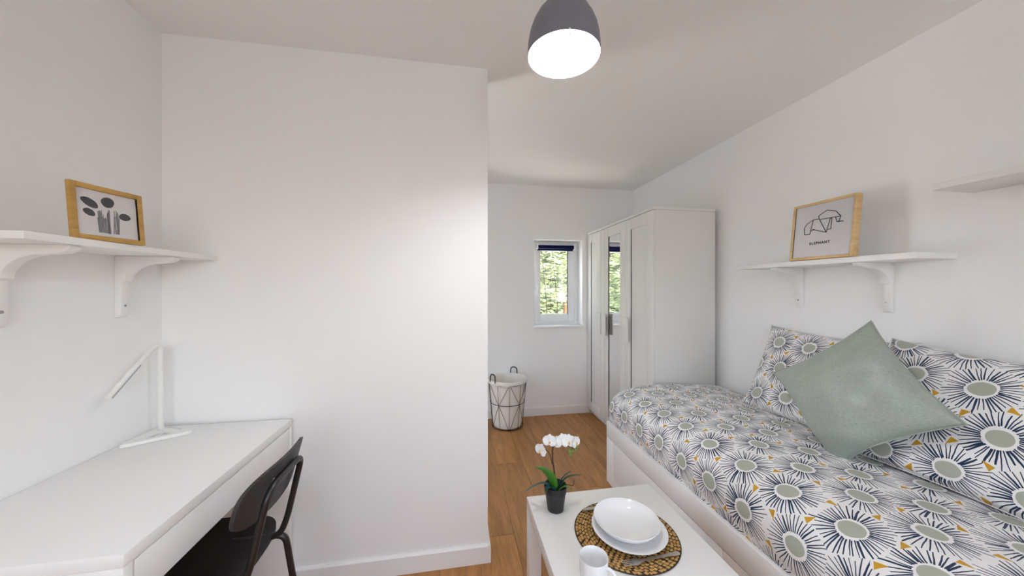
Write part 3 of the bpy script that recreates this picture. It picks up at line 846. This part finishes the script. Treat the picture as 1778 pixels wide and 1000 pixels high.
def backrest(u, v, s_):
    a, b = superround(-1 + 2 * u, -1 + 2 * v)
    y = CY + a * .176 + .008; z = .754 + b * .072 
    x = -.505 - .030 * a * a + (z - .752) * .26 + (.0 if s_ == 0 else -.010)
    e = max(abs(a), abs(b))
    return (x, y, z)
slab(backrest, 24, 12, M_mesh, 'backrest', ch)
def seat(u, v, s_):
    a, b = superround(-1 + 2 * u, -1 + 2 * v, 4)
    x = -.775 + a * .20; y = CY + b * .20
    z = .532 - .016 * (1 - b * b) * (1 if a < .8 else 1) + .012 * max(0, a - .6) - .03 * max(0, -a - .7) ** 1
    return (x, y, z - (.0 if s_ == 0 else .012))
slab(seat, 22, 22, M_seat, 'seat', ch)
loop = fillet([(-.70, CY - .102, .512), (-.560, CY - .102, .515), (-.538, CY - .102, .57), (-.492, CY - .102, .777), (-.492, CY + .102, .777), (-.538, CY + .102, .57), (-.560, CY + .102, .515), (-.70, CY + .102, .512)], .05, 8)
MB().tube(loop, .0095, 12).build('back_frame', M_dark, ch)
for yy in (-.06, .06):
    MB().tube([(-.4985, CY + yy, .7835), (-.5045, CY + yy, .78)], .005, 8).build('bolt', M_screw, ch)
for sy in (-1, 1):
    MB().tube(fillet([(-.72, CY + sy * .10, .500), (-.545, CY + sy * .105, .520), (-.50, CY + sy * .17, .006)], .035, 8), .0098, 12).build('leg', M_dark, ch)
    MB().tube(fillet([(-.72, CY + sy * .10, .500), (-.90, CY + sy * .105, .505), (-.955, CY + sy * .17, .006)], .035, 8), .0098, 12).build('leg', M_dark, ch)
MB().tube([(-.72, CY - .10, .500), (-.72, CY + .10, .500)], .009, 10).build('cross_bar', M_dark, ch)

# ------------------------------------------------------------------ coffee table
TX0, TX1, TY0, TY1, TZ = .297, .850, .475, 1.375, .45
tb = thing('coffee_table', 'low white rectangular coffee table beside the bed', 'table', ((TX0 + TX1) / 2, (TY0 + TY1) / 2, 0))
MB().box(TX0, TX1, TY0, TY1, TZ - .05, TZ, .0025).build('tabletop', M_white, tb)
for a in (TX0, TX1 - .05):
    for b_ in (TY0, TY1 - .05):
        MB().box(a, a + .05, b_, b_ + .05, 0, TZ - .0505, .002).build('leg', M_white, tb)

# placemat
MC = Vector((.597, 1.108, TZ)); MR = .180
pm = thing('placemat', 'round brown woven straw placemat on the white coffee table', 'placemat', MC)
M_straw = wood_mat('golden_straw', (.30, .15, .036), (.62, .38, .11), (30, 30, 30), 4, .6, False)
M_straw_d = mat('dark_straw', (.035, .018, .008), .8, var=.4, vscale=80)
MB().lathe([(0, .0003), (MR - .004, .0003), (MR - .002, .0025), (MR - .006, .0035), (0, .0035)], MC, 64).build('backing', M_straw_d, pm)
sw = MB(); r = .012; row = 0; rnd = random.Random(2)
while r < MR - .004:
    ns_ = max(8, int(2 * PI * r / .0165)); ns_ = ns_
    for k in range(ns_):
        a = 2 * PI * (k + .5 * (row % 2)) / ns_ + rnd.uniform(-.02, .02); ha = 2 * PI / ns_ * .58
        # slanted little strand: quad pyramid stretched along the ring
        pts = []
        for (da, dr, dz) in ((-ha, -.0035, .004), (ha * .2, -.0054, .005), (ha, .0030, .004), (-ha * .2, .0054, .005), (0, 0, .0085)):
            q = r + dr; an = a + da
            pts.append((MC.x + q * math.cos(an), MC.y + q * math.sin(an), MC.z + dz - .001))
        low = [(p[0], p[1], MC.z + .003) for p in pts[:4]]
        sw.add(pts + low, [(0, 1, 4), (1, 2, 4), (2, 3, 4), (3, 0, 4), (0, 5, 6, 1), (1, 6, 7, 2), (2, 7, 8, 3), (3, 8, 5, 0)])
    r += .0105; row += 1
stuff(sw.build('woven_strand', M_straw, pm, smooth=60))
PZ = TZ + .0078
# dinner plate and deep plate
PC = (.606, 1.102, PZ)
tag(MB().lathe([(0, 0), (.072, 0), (.078, .0015), (.095, .006), (.118, .0135), (.127, .020), (.1275, .0215), (.125, .022), (.112, .0165), (.090, .0095), (.074, .0055), (0, .005)], PC, 72).build('dinner_plate', M_cer, smooth=60),
    'white dinner plate lying on the woven placemat under the deep plate', 'plate')
DC = (.600, 1.108, PZ + .0058)
tag(MB().lathe([(0, 0), (.055, 0), (.058, .003), (.062, .004), (.082, .013), (.100, .026), (.1105, .040), (.1125, .0445), (.1115, .0455), (.109, .0445), (.098, .031), (.080, .0185), (.058, .0105), (0, .008)], DC, 72).build('deep_plate', M_cer, smooth=60),
    'white deep plate, topmost, standing on the larger dinner plate', 'plate')
# mug
KC = (.399, .925, TZ)
mg = thing('mug', 'white ceramic mug with handle at the front of the coffee table', 'mug', KC)
MB().lathe([(0, .0004), (.028, .0004), (.032, .003), (.0365, .015), (.0395, .04), (.041, .07), (.0415, .09), (.0408, .0918), (.0392, .0905), (.0385, .07), (.0365, .04), (.033, .016), (.025, .008), (0, .007)], KC, 48).build('body', M_cer, mg, smooth=60)
ha = math.radians(-50); dx, dy = math.cos(ha), math.sin(ha)
hp = [(.038, .074), (.050, .078), (.064, .070), (.069, .050), (.062, .031), (.050, .021), (.037, .018)]
MB().tube(bez([(KC[0] + dx * a, KC[1] + dy * a, TZ + b) for a, b in hp], 5), .0052, 10).build('handle', M_cer, mg, smooth=180)

# fork on the right of the mat, knife half under the plates
def cut(mb, outline, t, z0, M):
    n = len(outline); vs = [(x, y, z0(x)) for x, y in outline] + [(x, y, z0(x) + t) for x, y in outline]
    fs = [tuple(reversed(range(n))), tuple(range(n, 2 * n))] + [(k, (k + 1) % n, n + (k + 1) % n, n + k) for k in range(n)]
    return mb.add([M @ Vector(v) for v in vs], fs)
def lay(x, y, z, a): return Matrix.Translation((x, y, z)) @ Matrix.Rotation(a, 4, 'Z')
FZ = TZ + .0085
fa = math.atan2(.983 - .972, .714 - .528)
FM = lay(.5225, .972, FZ, fa)
fk = thing('fork', 'steel fork lying on the woven placemat beside the plates', 'fork', (.60, .975, FZ))
zb = lambda x: .001 + (.006 * max(0, 1 - abs(x - .035) / .03) * -.2 + .003)
hd_ = MB()
cut(hd_, [(.062, -.0035), (.075, -.0032), (.12, -.0042), (.19, -.0065), (.1945, -.004), (.1945, .004), (.19, .0065), (.12, .0042), (.075, .0032), (.062, .0035)], .002, lambda x: .004, FM)
hd_.build('handle', M_steel, fk, smooth=0)
hh = MB(); cut(hh, [(.028, -.0115), (.036, -.0125), (.046, -.011), (.056, -.006), (.063, -.0035), (.063, .0035), (.056, .006), (.046, .011), (.036, .0125), (.028, .0115)], .002, lambda x: .0032 + .0008 * abs(x - .04) / .03, FM)
hh.build('neck', M_steel, fk, smooth=0)
for k in range(4):
    yy = -.0095 + k * .00633
    tn = MB(); cut(tn, [(-.008, yy - .0008), (.03, yy - .002), (.03, yy + .002), (-.008, yy + .0008)], .0016, lambda x: .0034 + .0035 * max(0, .02 - x) / .03, FM)
    tn.build('tine', M_steel, fk, smooth=0)
kf = thing('knife', 'steel knife handle sticking out from under the far side of the plates', 'knife', (.54, 1.235, FZ))
KM = lay(.494, 1.238, FZ, math.radians(2))
k1 = MB(); cut(k1, [(0, -.006), (.004, -.008), (.09, -.0065), (.095, -.005), (.095, .005), (.09, .0065), (.004, .008), (0, .006)], .0035, lambda x: .002, KM); k1.build('handle', M_steel, kf, smooth=0)
k2 = MB(); cut(k2, [(.095, -.005), (.19, -.009), (.205, -.003), (.207, .005), (.095, .005)], .0012, lambda x: .003, KM); k2.build('blade', M_steel, kf, smooth=0)

# ------------------------------------------------------------------ orchid
OC = (.392, 1.278, TZ)
oc = thing('potted_orchid', 'white artificial orchid in a small black pot on the coffee table', 'plant', OC)
M_pot = mat('black_pot_plastic', (.012, .012, .015), .45, var=.1)
MB().lathe([(0, .0005), (.030, .0005), (.0315, .003), (.040, .066), (.0415, .068), (.043, .072), (.0455, .094), (.0445, .0965), (.043, .095), (.040, .075), (0, .07)], OC, 40).build('pot', M_pot, oc, smooth=40)
M_soil = mat('dark_soil', (.012, .009, .007), .95, bump=1, bscale=90, var=.4, vscale=60)
MB().lathe([(.041, .074), (.040, .08), (.025, .085), (0, .086)], OC, 24).build('soil', M_soil, oc)
M_stem = mat('orchid_stem_brown', (.06, .032, .012), .6, var=.4, vscale=40)
M_leaf = mat('orchid_leaf_green', (.055, .19, .02), .35, var=.3, vscale=25)
M_leafd = mat('orchid_leaf_dark', (.02, .075, .05), .35, var=.3, vscale=25)
M_leafb = mat('orchid_leaf_bluish', (.035, .12, .12), .35, var=.3, vscale=25)
oy = 1.270
MB().tube(bez([(.389, oy, TZ + .075), (.385, oy, .60), (.378, oy, .65), (.379, oy, .700), (.388, oy - .004, .714), (.405, oy - .012, .718), (.426, oy - .02, .713), (.452, oy - .02, .700), (.466, oy - .018, .692)], 6), .0033, 8).build('stem', M_stem, oc, smooth=180)
MB().tube(bez([(.376, oy, .632), (.370, oy - .004, .656), (.362, oy - .012, .680), (.346, oy - .018, .699), (.334, oy - .02, .703)], 6), .0018, 8).build('stem', M_stem, oc, smooth=180)
def leaf(pts, wmax, m, twist=0):
    P = bez(pts, 5); n = len(P); vs = []; fs = []
    for i, p in enumerate(P):
        t = i / (n - 1); wd_ = wmax * (math.sin(PI * min(1, .12 + .88 * t) ) ** .7 if t < .98 else .05)
        tg = (P[min(i + 1, n - 1)] - P[max(i - 1, 0)]).normalized()
        sd = tg.cross(Vector((0, 0, 1)));
        if sd.length < .1: sd = Vector((1, 0, 0))
        sd.normalize(); sd = Matrix.Rotation(twist, 3, tg) @ sd; up = sd.cross(tg)
        for s_, hgt in ((-1, .004), (-.5, .001), (0, -.001), (.5, .001), (1, .004)):
            vs.append(p + sd * wd_ * s_ + up * hgt * wd_ / .015)
        for s_ in (1, 0, -1): vs.append(p + sd * wd_ * s_ * .9 + up * ((.004 if s_ else -.001) * wd_ / .015 - .0016))
    for i in range(n - 1):
        for k in range(8):
            q = (k + 1) % 8; fs.append((i * 8 + k, i * 8 + q, i * 8 + 8 + q, i * 8 + 8 + k))
    fs.append(tuple(range(8))); fs.append(tuple(reversed(range((n - 1) * 8, n * 8))))
    return MB().add(vs, fs).build('leaf', m, oc, smooth=60)
leaf([(.388, oy, .530), (.374, oy - .004, .575), (.346, oy - .008, .612), (.308, oy - .012, .634)], .019, M_leaf, .9)
leaf([(.380, oy - .012, .535), (.368, oy - .022, .556), (.350, oy - .03, .558), (.338, oy - .034, .545)], .013, M_leafd, .3)
leaf([(.372, oy - .005, .535), (.345, oy - .008, .566), (.310, oy - .012, .566), (.268, oy - .016, .548)], .0125, M_leafb, .55)
leaf([(.396, oy, .530), (.412, oy + .004, .562), (.432, oy + .004, .584), (.456, oy + .004, .597)], .010, M_leafd, -.6)
leaf([(.398, oy - .004, .530), (.425, oy - .004, .570), (.460, oy - .006, .584), (.492, oy - .006, .583)], .0085, M_leafd, -.3)
leaf([(.394, oy - .014, .525), (.408, oy - .024, .552), (.426, oy - .03, .556), (.446, oy - .034, .543)], .0095, M_leaf, -.3)
MB().tube(bez([(.400, oy, .53), (.432, oy - .01, .552), (.456, oy - .012, .548), (.462, oy - .012, .568)], 5), .0016, 6).build('air_root', M_stem, oc, smooth=180)
M_petal = mat('white_petal', (.86, .85, .84), .6, var=.02); M_petal.node_tree.nodes['Principled BSDF'].inputs['Subsurface Weight'].default_value = .1
M_lip = mat('yellow_lip', (.75, .50, .10), .5, var=.2, vscale=90)
M_budm = mat('green_bud', (.19, .30, .06), .5, var=.2, vscale=60)
def flower(c, nrm, sz, roll=0):
    c = Vector(c); nz = Vector(nrm).normalized(); ax = nz.cross(Vector((0, 0, 1))).normalized(); ay = ax.cross(nz) * -1
    ay = nz.cross(ax) if nz.cross(ax).z > 0 else -nz.cross(ax)
    ob = None
    for ang, ln, wd_, dz in ((90, .95, .42, -.02), (205, .9, .40, -.02), (335, .9, .40, -.02), (18, 1.0, .66, .05), (162, 1.0, .66, .05)):
        a = math.radians(ang) + roll; d_ = ax * math.cos(a) + ay * math.sin(a); sd = nz.cross(d_)
        vs = []; nu, nv = 6, 6
        for s_ in (0, 1):
            for j in range(nv + 1):
                t = j / nv; ww = wd_ * math.sin(PI * (t * .90 + .07)) ** .62 * sz
                for i in range(nu + 1):
                    u = -1 + 2 * i / nu
                    p = c + d_ * (t * ln * sz) + sd * (u * ww) + nz * (sz * (dz + .20 * t * t * (-.6) + .14 * u * u * t + .03 * math.sin(5 * u + ang)) - s_ * .0009)
                    vs.append(p)
        K = (nu + 1) * (nv + 1); A = lambda i, j, s_: s_ * K + j * (nu + 1) + i; fs = []
        for j in range(nv):
            for i in range(nu):
                fs.append((A(i, j, 0), A(i + 1, j, 0), A(i + 1, j + 1, 0), A(i, j + 1, 0))); fs.append((A(i, j + 1, 1), A(i + 1, j + 1, 1), A(i + 1, j, 1), A(i, j, 1)))
        for i in range(nu): fs.append((A(i, nv, 0), A(i + 1, nv, 0), A(i + 1, nv, 1), A(i, nv, 1)))
        for j in range(nv):
            fs.append((A(0, j, 0), A(0, j + 1, 0), A(0, j + 1, 1), A(0, j, 1))); fs.append((A(nu, j, 1), A(nu, j + 1, 1), A(nu, j + 1, 0), A(nu, j, 0)))
        mb = MB().add(vs, fs)
        if ob is None: ob = mb
        else: ob.add(mb.v, mb.f)
    f = ob.build('flower', M_petal, oc, smooth=70)
    lp = MB().ell((0, 0, 0), (.16 * sz, .13 * sz, .20 * sz), 10, 6); lp.xf(Matrix.Translation(c + nz * sz * .12 - ay * sz * .12))
    lp.build('lip', M_lip, f, smooth=180)
flower((.324, oy - .022, .700), (-.75, -.55, .1), .027, .2)
flower((.363, oy - .012, .728), (-.35, -.9, .1), .028)
flower((.384, oy - .016, .722), (.0, -1, .05), .027, .3)
flower((.412, oy - .026, .734), (-.1, -1, .25), .027, -.2)
flower((.432, oy - .032, .729), (.15, -1, .2), .030, .15)
flower((.463, oy - .03, .723), (.6, -.8, .1), .025, -.1)
for p, r_ in (((.439, oy - .022, .690), .0065), ((.441, oy - .022, .677), .0055), ((.462, oy - .02, .694), .006), ((.452, oy - .02, .686), .0045), ((.471, oy - .018, .702), .005)):
    MB().ell(p, (r_, r_, r_ * 1.35), 10, 8).build('bud', M_budm, oc, smooth=180)

# ------------------------------------------------------------------ laundry hamper
HC = (.502, 3.205, 0); HR0, HR1, HH = .142, .178, .455
hm = thing('laundry_hamper', 'black wire laundry hamper with beige cloth liner against the back wall', 'hamper', HC)
M_liner = mat('ecru_cloth', (.76, .72, .66), .9, bump=.3, bscale=400, var=.04, vscale=14)
def hr(z): return HR0 + (HR1 - HR0) * z / HH
pr = [(0, .012), (HR0 - .012, .012), (HR0 - .006, .03)]
for k in range(1, 9): pr.append((hr(HH * k / 8) - .006, HH * k / 8))
pr += [(HR1 + .004, HH + .004), (HR1 + .010, HH - .002), (HR1 + .012, HH - .018), (HR1 + .009, HH - .035)]
inn = [(HR1 + .004, HH - .033), (HR1 + .006, HH - .012), (HR1 - .002, HH - .004)]
for k in range(7, 0, -1): inn.append((hr(HH * k / 8) - .012, HH * k / 8))
pr += inn + [(0, .022)]
ln = MB().lathe(pr, HC, 40)
ln.v = [(x + noise.noise(Vector((x * 18, y * 18, z * 9))) * .004, y + noise.noise(Vector((x * 18, y * 18, z * 9 + 7))) * .004, z + noise.noise(Vector((x * 14, y * 14, 3))) * (.006 if z > .3 else 0)) for x, y, z in ln.v]
ln.build('liner', M_liner, hm, smooth=60)
def hpnt(k, z, off=.003):
    a = 2 * PI * k / 10 + math.radians(-92); r_ = hr(z) + off
    return (HC[0] + r_ * math.cos(a), HC[1] + r_ * math.sin(a), z)
for z in (.006, HH * .52, HH - .03):
    rr_ = hr(z) + (.003 if z < .4 else .010)
    MB().tube([(HC[0] + rr_ * math.cos(2 * PI * k / 40), HC[1] + rr_ * math.sin(2 * PI * k / 40), z) for k in range(40)], .0028, 6, closed=True).build('hoop', M_wire, hm, smooth=180)
for k in range(10):
    MB().tube([hpnt(k, .006), hpnt(k, HH - .03, .008)], .002, 6).build('upright_wire', M_wire, hm)
for k in range(1, 11, 2):
    for s_ in (-1, 1):
        for z in (.006, HH - .035):
            MB().tube([hpnt(k, HH * .52, .0035), hpnt(k + s_ * .5, (HH * .52 + z) / 2, .001), hpnt(k + s_ * .93, z, .0055)], .0018, 6).build('diagonal_wire', M_wire, hm)
for a in (math.radians(60), math.radians(214)):
    c_ = Vector((HC[0] + (HR1 + .006) * math.cos(a), HC[1] + (HR1 + .006) * math.sin(a), HH - .01)); t_ = Vector((-math.sin(a), math.cos(a), 0))
    h_ = fillet([c_ - t_ * .036, c_ - t_ * .032 + Vector((0, 0, .075)), c_ + t_ * .032 + Vector((0, 0, .075)), c_ + t_ * .036], .032, 6)
    ho = MB().tube(h_, .0052, 8).build('handle', M_wire, hm, smooth=180)
    MB().tube([c_ - t_ * .034, c_ + t_ * .034], .0028, 6).build('handle_bar', M_wire, ho)

# ------------------------------------------------------------------ garden beyond the window
M_ground = mat('pale_paving', (.82, .81, .79), .9, var=.12, vscale=9, bump=.5, bscale=60)
struct(MB().box(-8, 12, YB + .25, 16, -.35, -.15).build('garden_ground', M_ground, smooth=0))
def leafmat(name, c, tr):
    m = mat(name, c, .5, var=.3, vscale=2.5)
    n = m.node_tree.nodes; l = m.node_tree.links; b = n['Principled BSDF']; out = n['Material Output']
    t = n.new('ShaderNodeBsdfTranslucent'); t.inputs[0].default_value = (*tr, 1)
    mx = n.new('ShaderNodeMixShader'); mx.inputs[0].default_value = .45
    l.new(b.outputs[0], mx.inputs[1]); l.new(t.outputs[0], mx.inputs[2]); l.new(mx.outputs[0], out.inputs[0])
    return m
LM = [leafmat('pale_green_foliage', (.27, .31, .20), (.34, .38, .20)), leafmat('mid_green_foliage', (.14, .18, .125), (.18, .22, .12)),
      leafmat('deep_green_foliage', (.010, .020, .012), (.016, .03, .012)), leafmat('lime_foliage', (.085, .115, .02), (.12, .15, .022))]
M_bark = mat('grey_bark', (.012, .010, .008), .9, bump=.8, bscale=30, var=.3)
def frond(mb, p, d, L_, lw, rnd):
    d = d.normalized(); sd = d.cross(Vector((0, 0, 1))); sd.normalize(); n = 7
    for i in range(1, n + 1):
        t = i / n; q = p + d * (L_ * t) - Vector((0, 0, L_ * .35 * t * t))
        for s_ in (-1, 1):
            ld = (d * .55 + sd * s_ + Vector((0, 0, rnd.uniform(-.5, .1)))).normalized(); ll = L_ * .36 * (1.1 - abs(t - .5)) * rnd.uniform(.8, 1.1)
            w_ = ld.cross(Vector((rnd.uniform(-.3, .3), rnd.uniform(-.3, .3), 1))).normalized() * lw
            mb.add([q, q + ld * ll * .4 + w_, q + ld * ll, q + ld * ll * .4 - w_], [(0, 1, 2), (0, 2, 3)])
    mb.tube([p, p + d * L_ * .5 - Vector((0, 0, L_ * .0875)), p + d * L_ - Vector((0, 0, L_ * .35))], .004, 4, caps=False)
def tree(label, x, y, h, spread, nf, mi, L_, lw, seed, zlo=.1):
    t = thing('garden_tree', label, 'tree', (x, y, -.15), 'trees outside the window')
    MB().tube(bez([(x, y, -.2), (x + .05, y, h * .3), (x - .04, y + .03, h * .7), (x, y, h * .95)], 5), [.009 - .007 * i / 15 for i in range(16)], 8).build('trunk', M_bark, t, smooth=180)
    rnd = random.Random(seed); mb = MB()
    for k in range(nf):
        z = rnd.uniform(zlo, h); a = rnd.uniform(0, 2 * PI); rr_ = spread * math.sqrt(rnd.random()) * (1 - .45 * abs(z / h - .5))
        p = Vector((x + rr_ * math.cos(a), y + rr_ * math.sin(a), z)); d_ = Vector((math.cos(a) + rnd.uniform(-.6, .6), math.sin(a) + rnd.uniform(-.6, .6), rnd.uniform(-.3, .8)))
        frond(mb, p, d_, L_ * rnd.uniform(.7, 1.2), lw, rnd)
    stuff(mb.build('foliage', LM[mi], t, smooth=0))
tree('pale feathery tree close outside the small window', 1.80, 5.9, 2.9, .85, 300, 0, .46, .030, 1, .3)
tree('lime green branch tree at the window top', 1.28, 4.75, 3.0, .28, 14, 3, .22, .026, 2, 1.72)
tree('pale green tree seen in the wardrobe mirror', .10, 5.9, 3.0, .9, 300, 0, .46, .030, 4, .2)
tree('dark green low shrub under the window view', 1.35, 7.4, 1.5, .5, 320, 2, .30, .03, 5)
tree('tall mid green tree at the back of the garden', 2.7, 9.4, 4.6, 1.5, 800, 1, .50, .05, 6)
tree('mid green tall tree at the back left of the garden', -1.9, 8.9, 4.4, 1.8, 900, 1, .50, .05, 7)
tree('pale tall tree to the right beyond the window', 6.0, 8.4, 4.2, 1.4, 600, 1, .48, .045, 3)
hg = thing('garden_hedge', 'tall dense green hedge closing off the back of the garden', 'hedge', (1.5, 12.8, -.15))
hm_ = MB(); nx, nz = 60, 22
for j in range(nz + 1):
    for i in range(nx + 1):
        x_ = -7 + 17 * i / nx; z_ = -.2 + 6.2 * j / nz
        hm_.v.append((x_, 12.5 + .35 * noise.noise(Vector((x_ * 1.1, z_ * 1.1, 0))), z_))
hm_.f = [(j * (nx + 1) + i, j * (nx + 1) + i + 1, (j + 1) * (nx + 1) + i + 1, (j + 1) * (nx + 1) + i) for j in range(nz) for i in range(nx)]
k_ = len(hm_.v); hm_.v += [(-7, 13.2, -.2), (10, 13.2, -.2), (10, 13.2, 6.0), (-7, 13.2, 6.0)]; hm_.f += [(k_, k_ + 1, k_ + 2, k_ + 3)]
hm_.build('hedge_body', LM[1], hg, smooth=180)
rnd = random.Random(5); hl = MB()
for k in range(9000):
    p = Vector((rnd.uniform(-7, 10), 12.35 + rnd.uniform(-.35, .15), rnd.uniform(-.1, 6.1)))
    a = Vector((rnd.uniform(-1, 1), rnd.uniform(-1, .3), rnd.uniform(-1, 1))).normalized() * .17
    b_ = a.cross(Vector((rnd.uniform(-1, 1), rnd.uniform(-1, 1), rnd.uniform(-1, 1)))).normalized() * .065
    hl.add([p, p + a * .45 + b_, p + a, p + a * .45 - b_], [(0, 1, 2, 3)])
stuff(hl.build('hedge_leaf', LM[0], hg, smooth=0))
pp = thing('fence_post', 'tan wooden post between the leaves outside the window', 'post', (2.03, 5.95, -.15))
MB().box(1.99, 2.06, 5.92, 5.99, -.16, 1.12, .006).build('post', mat('tan_wood', (.16, .09, .045), .8, var=.2, vscale=12), pp)
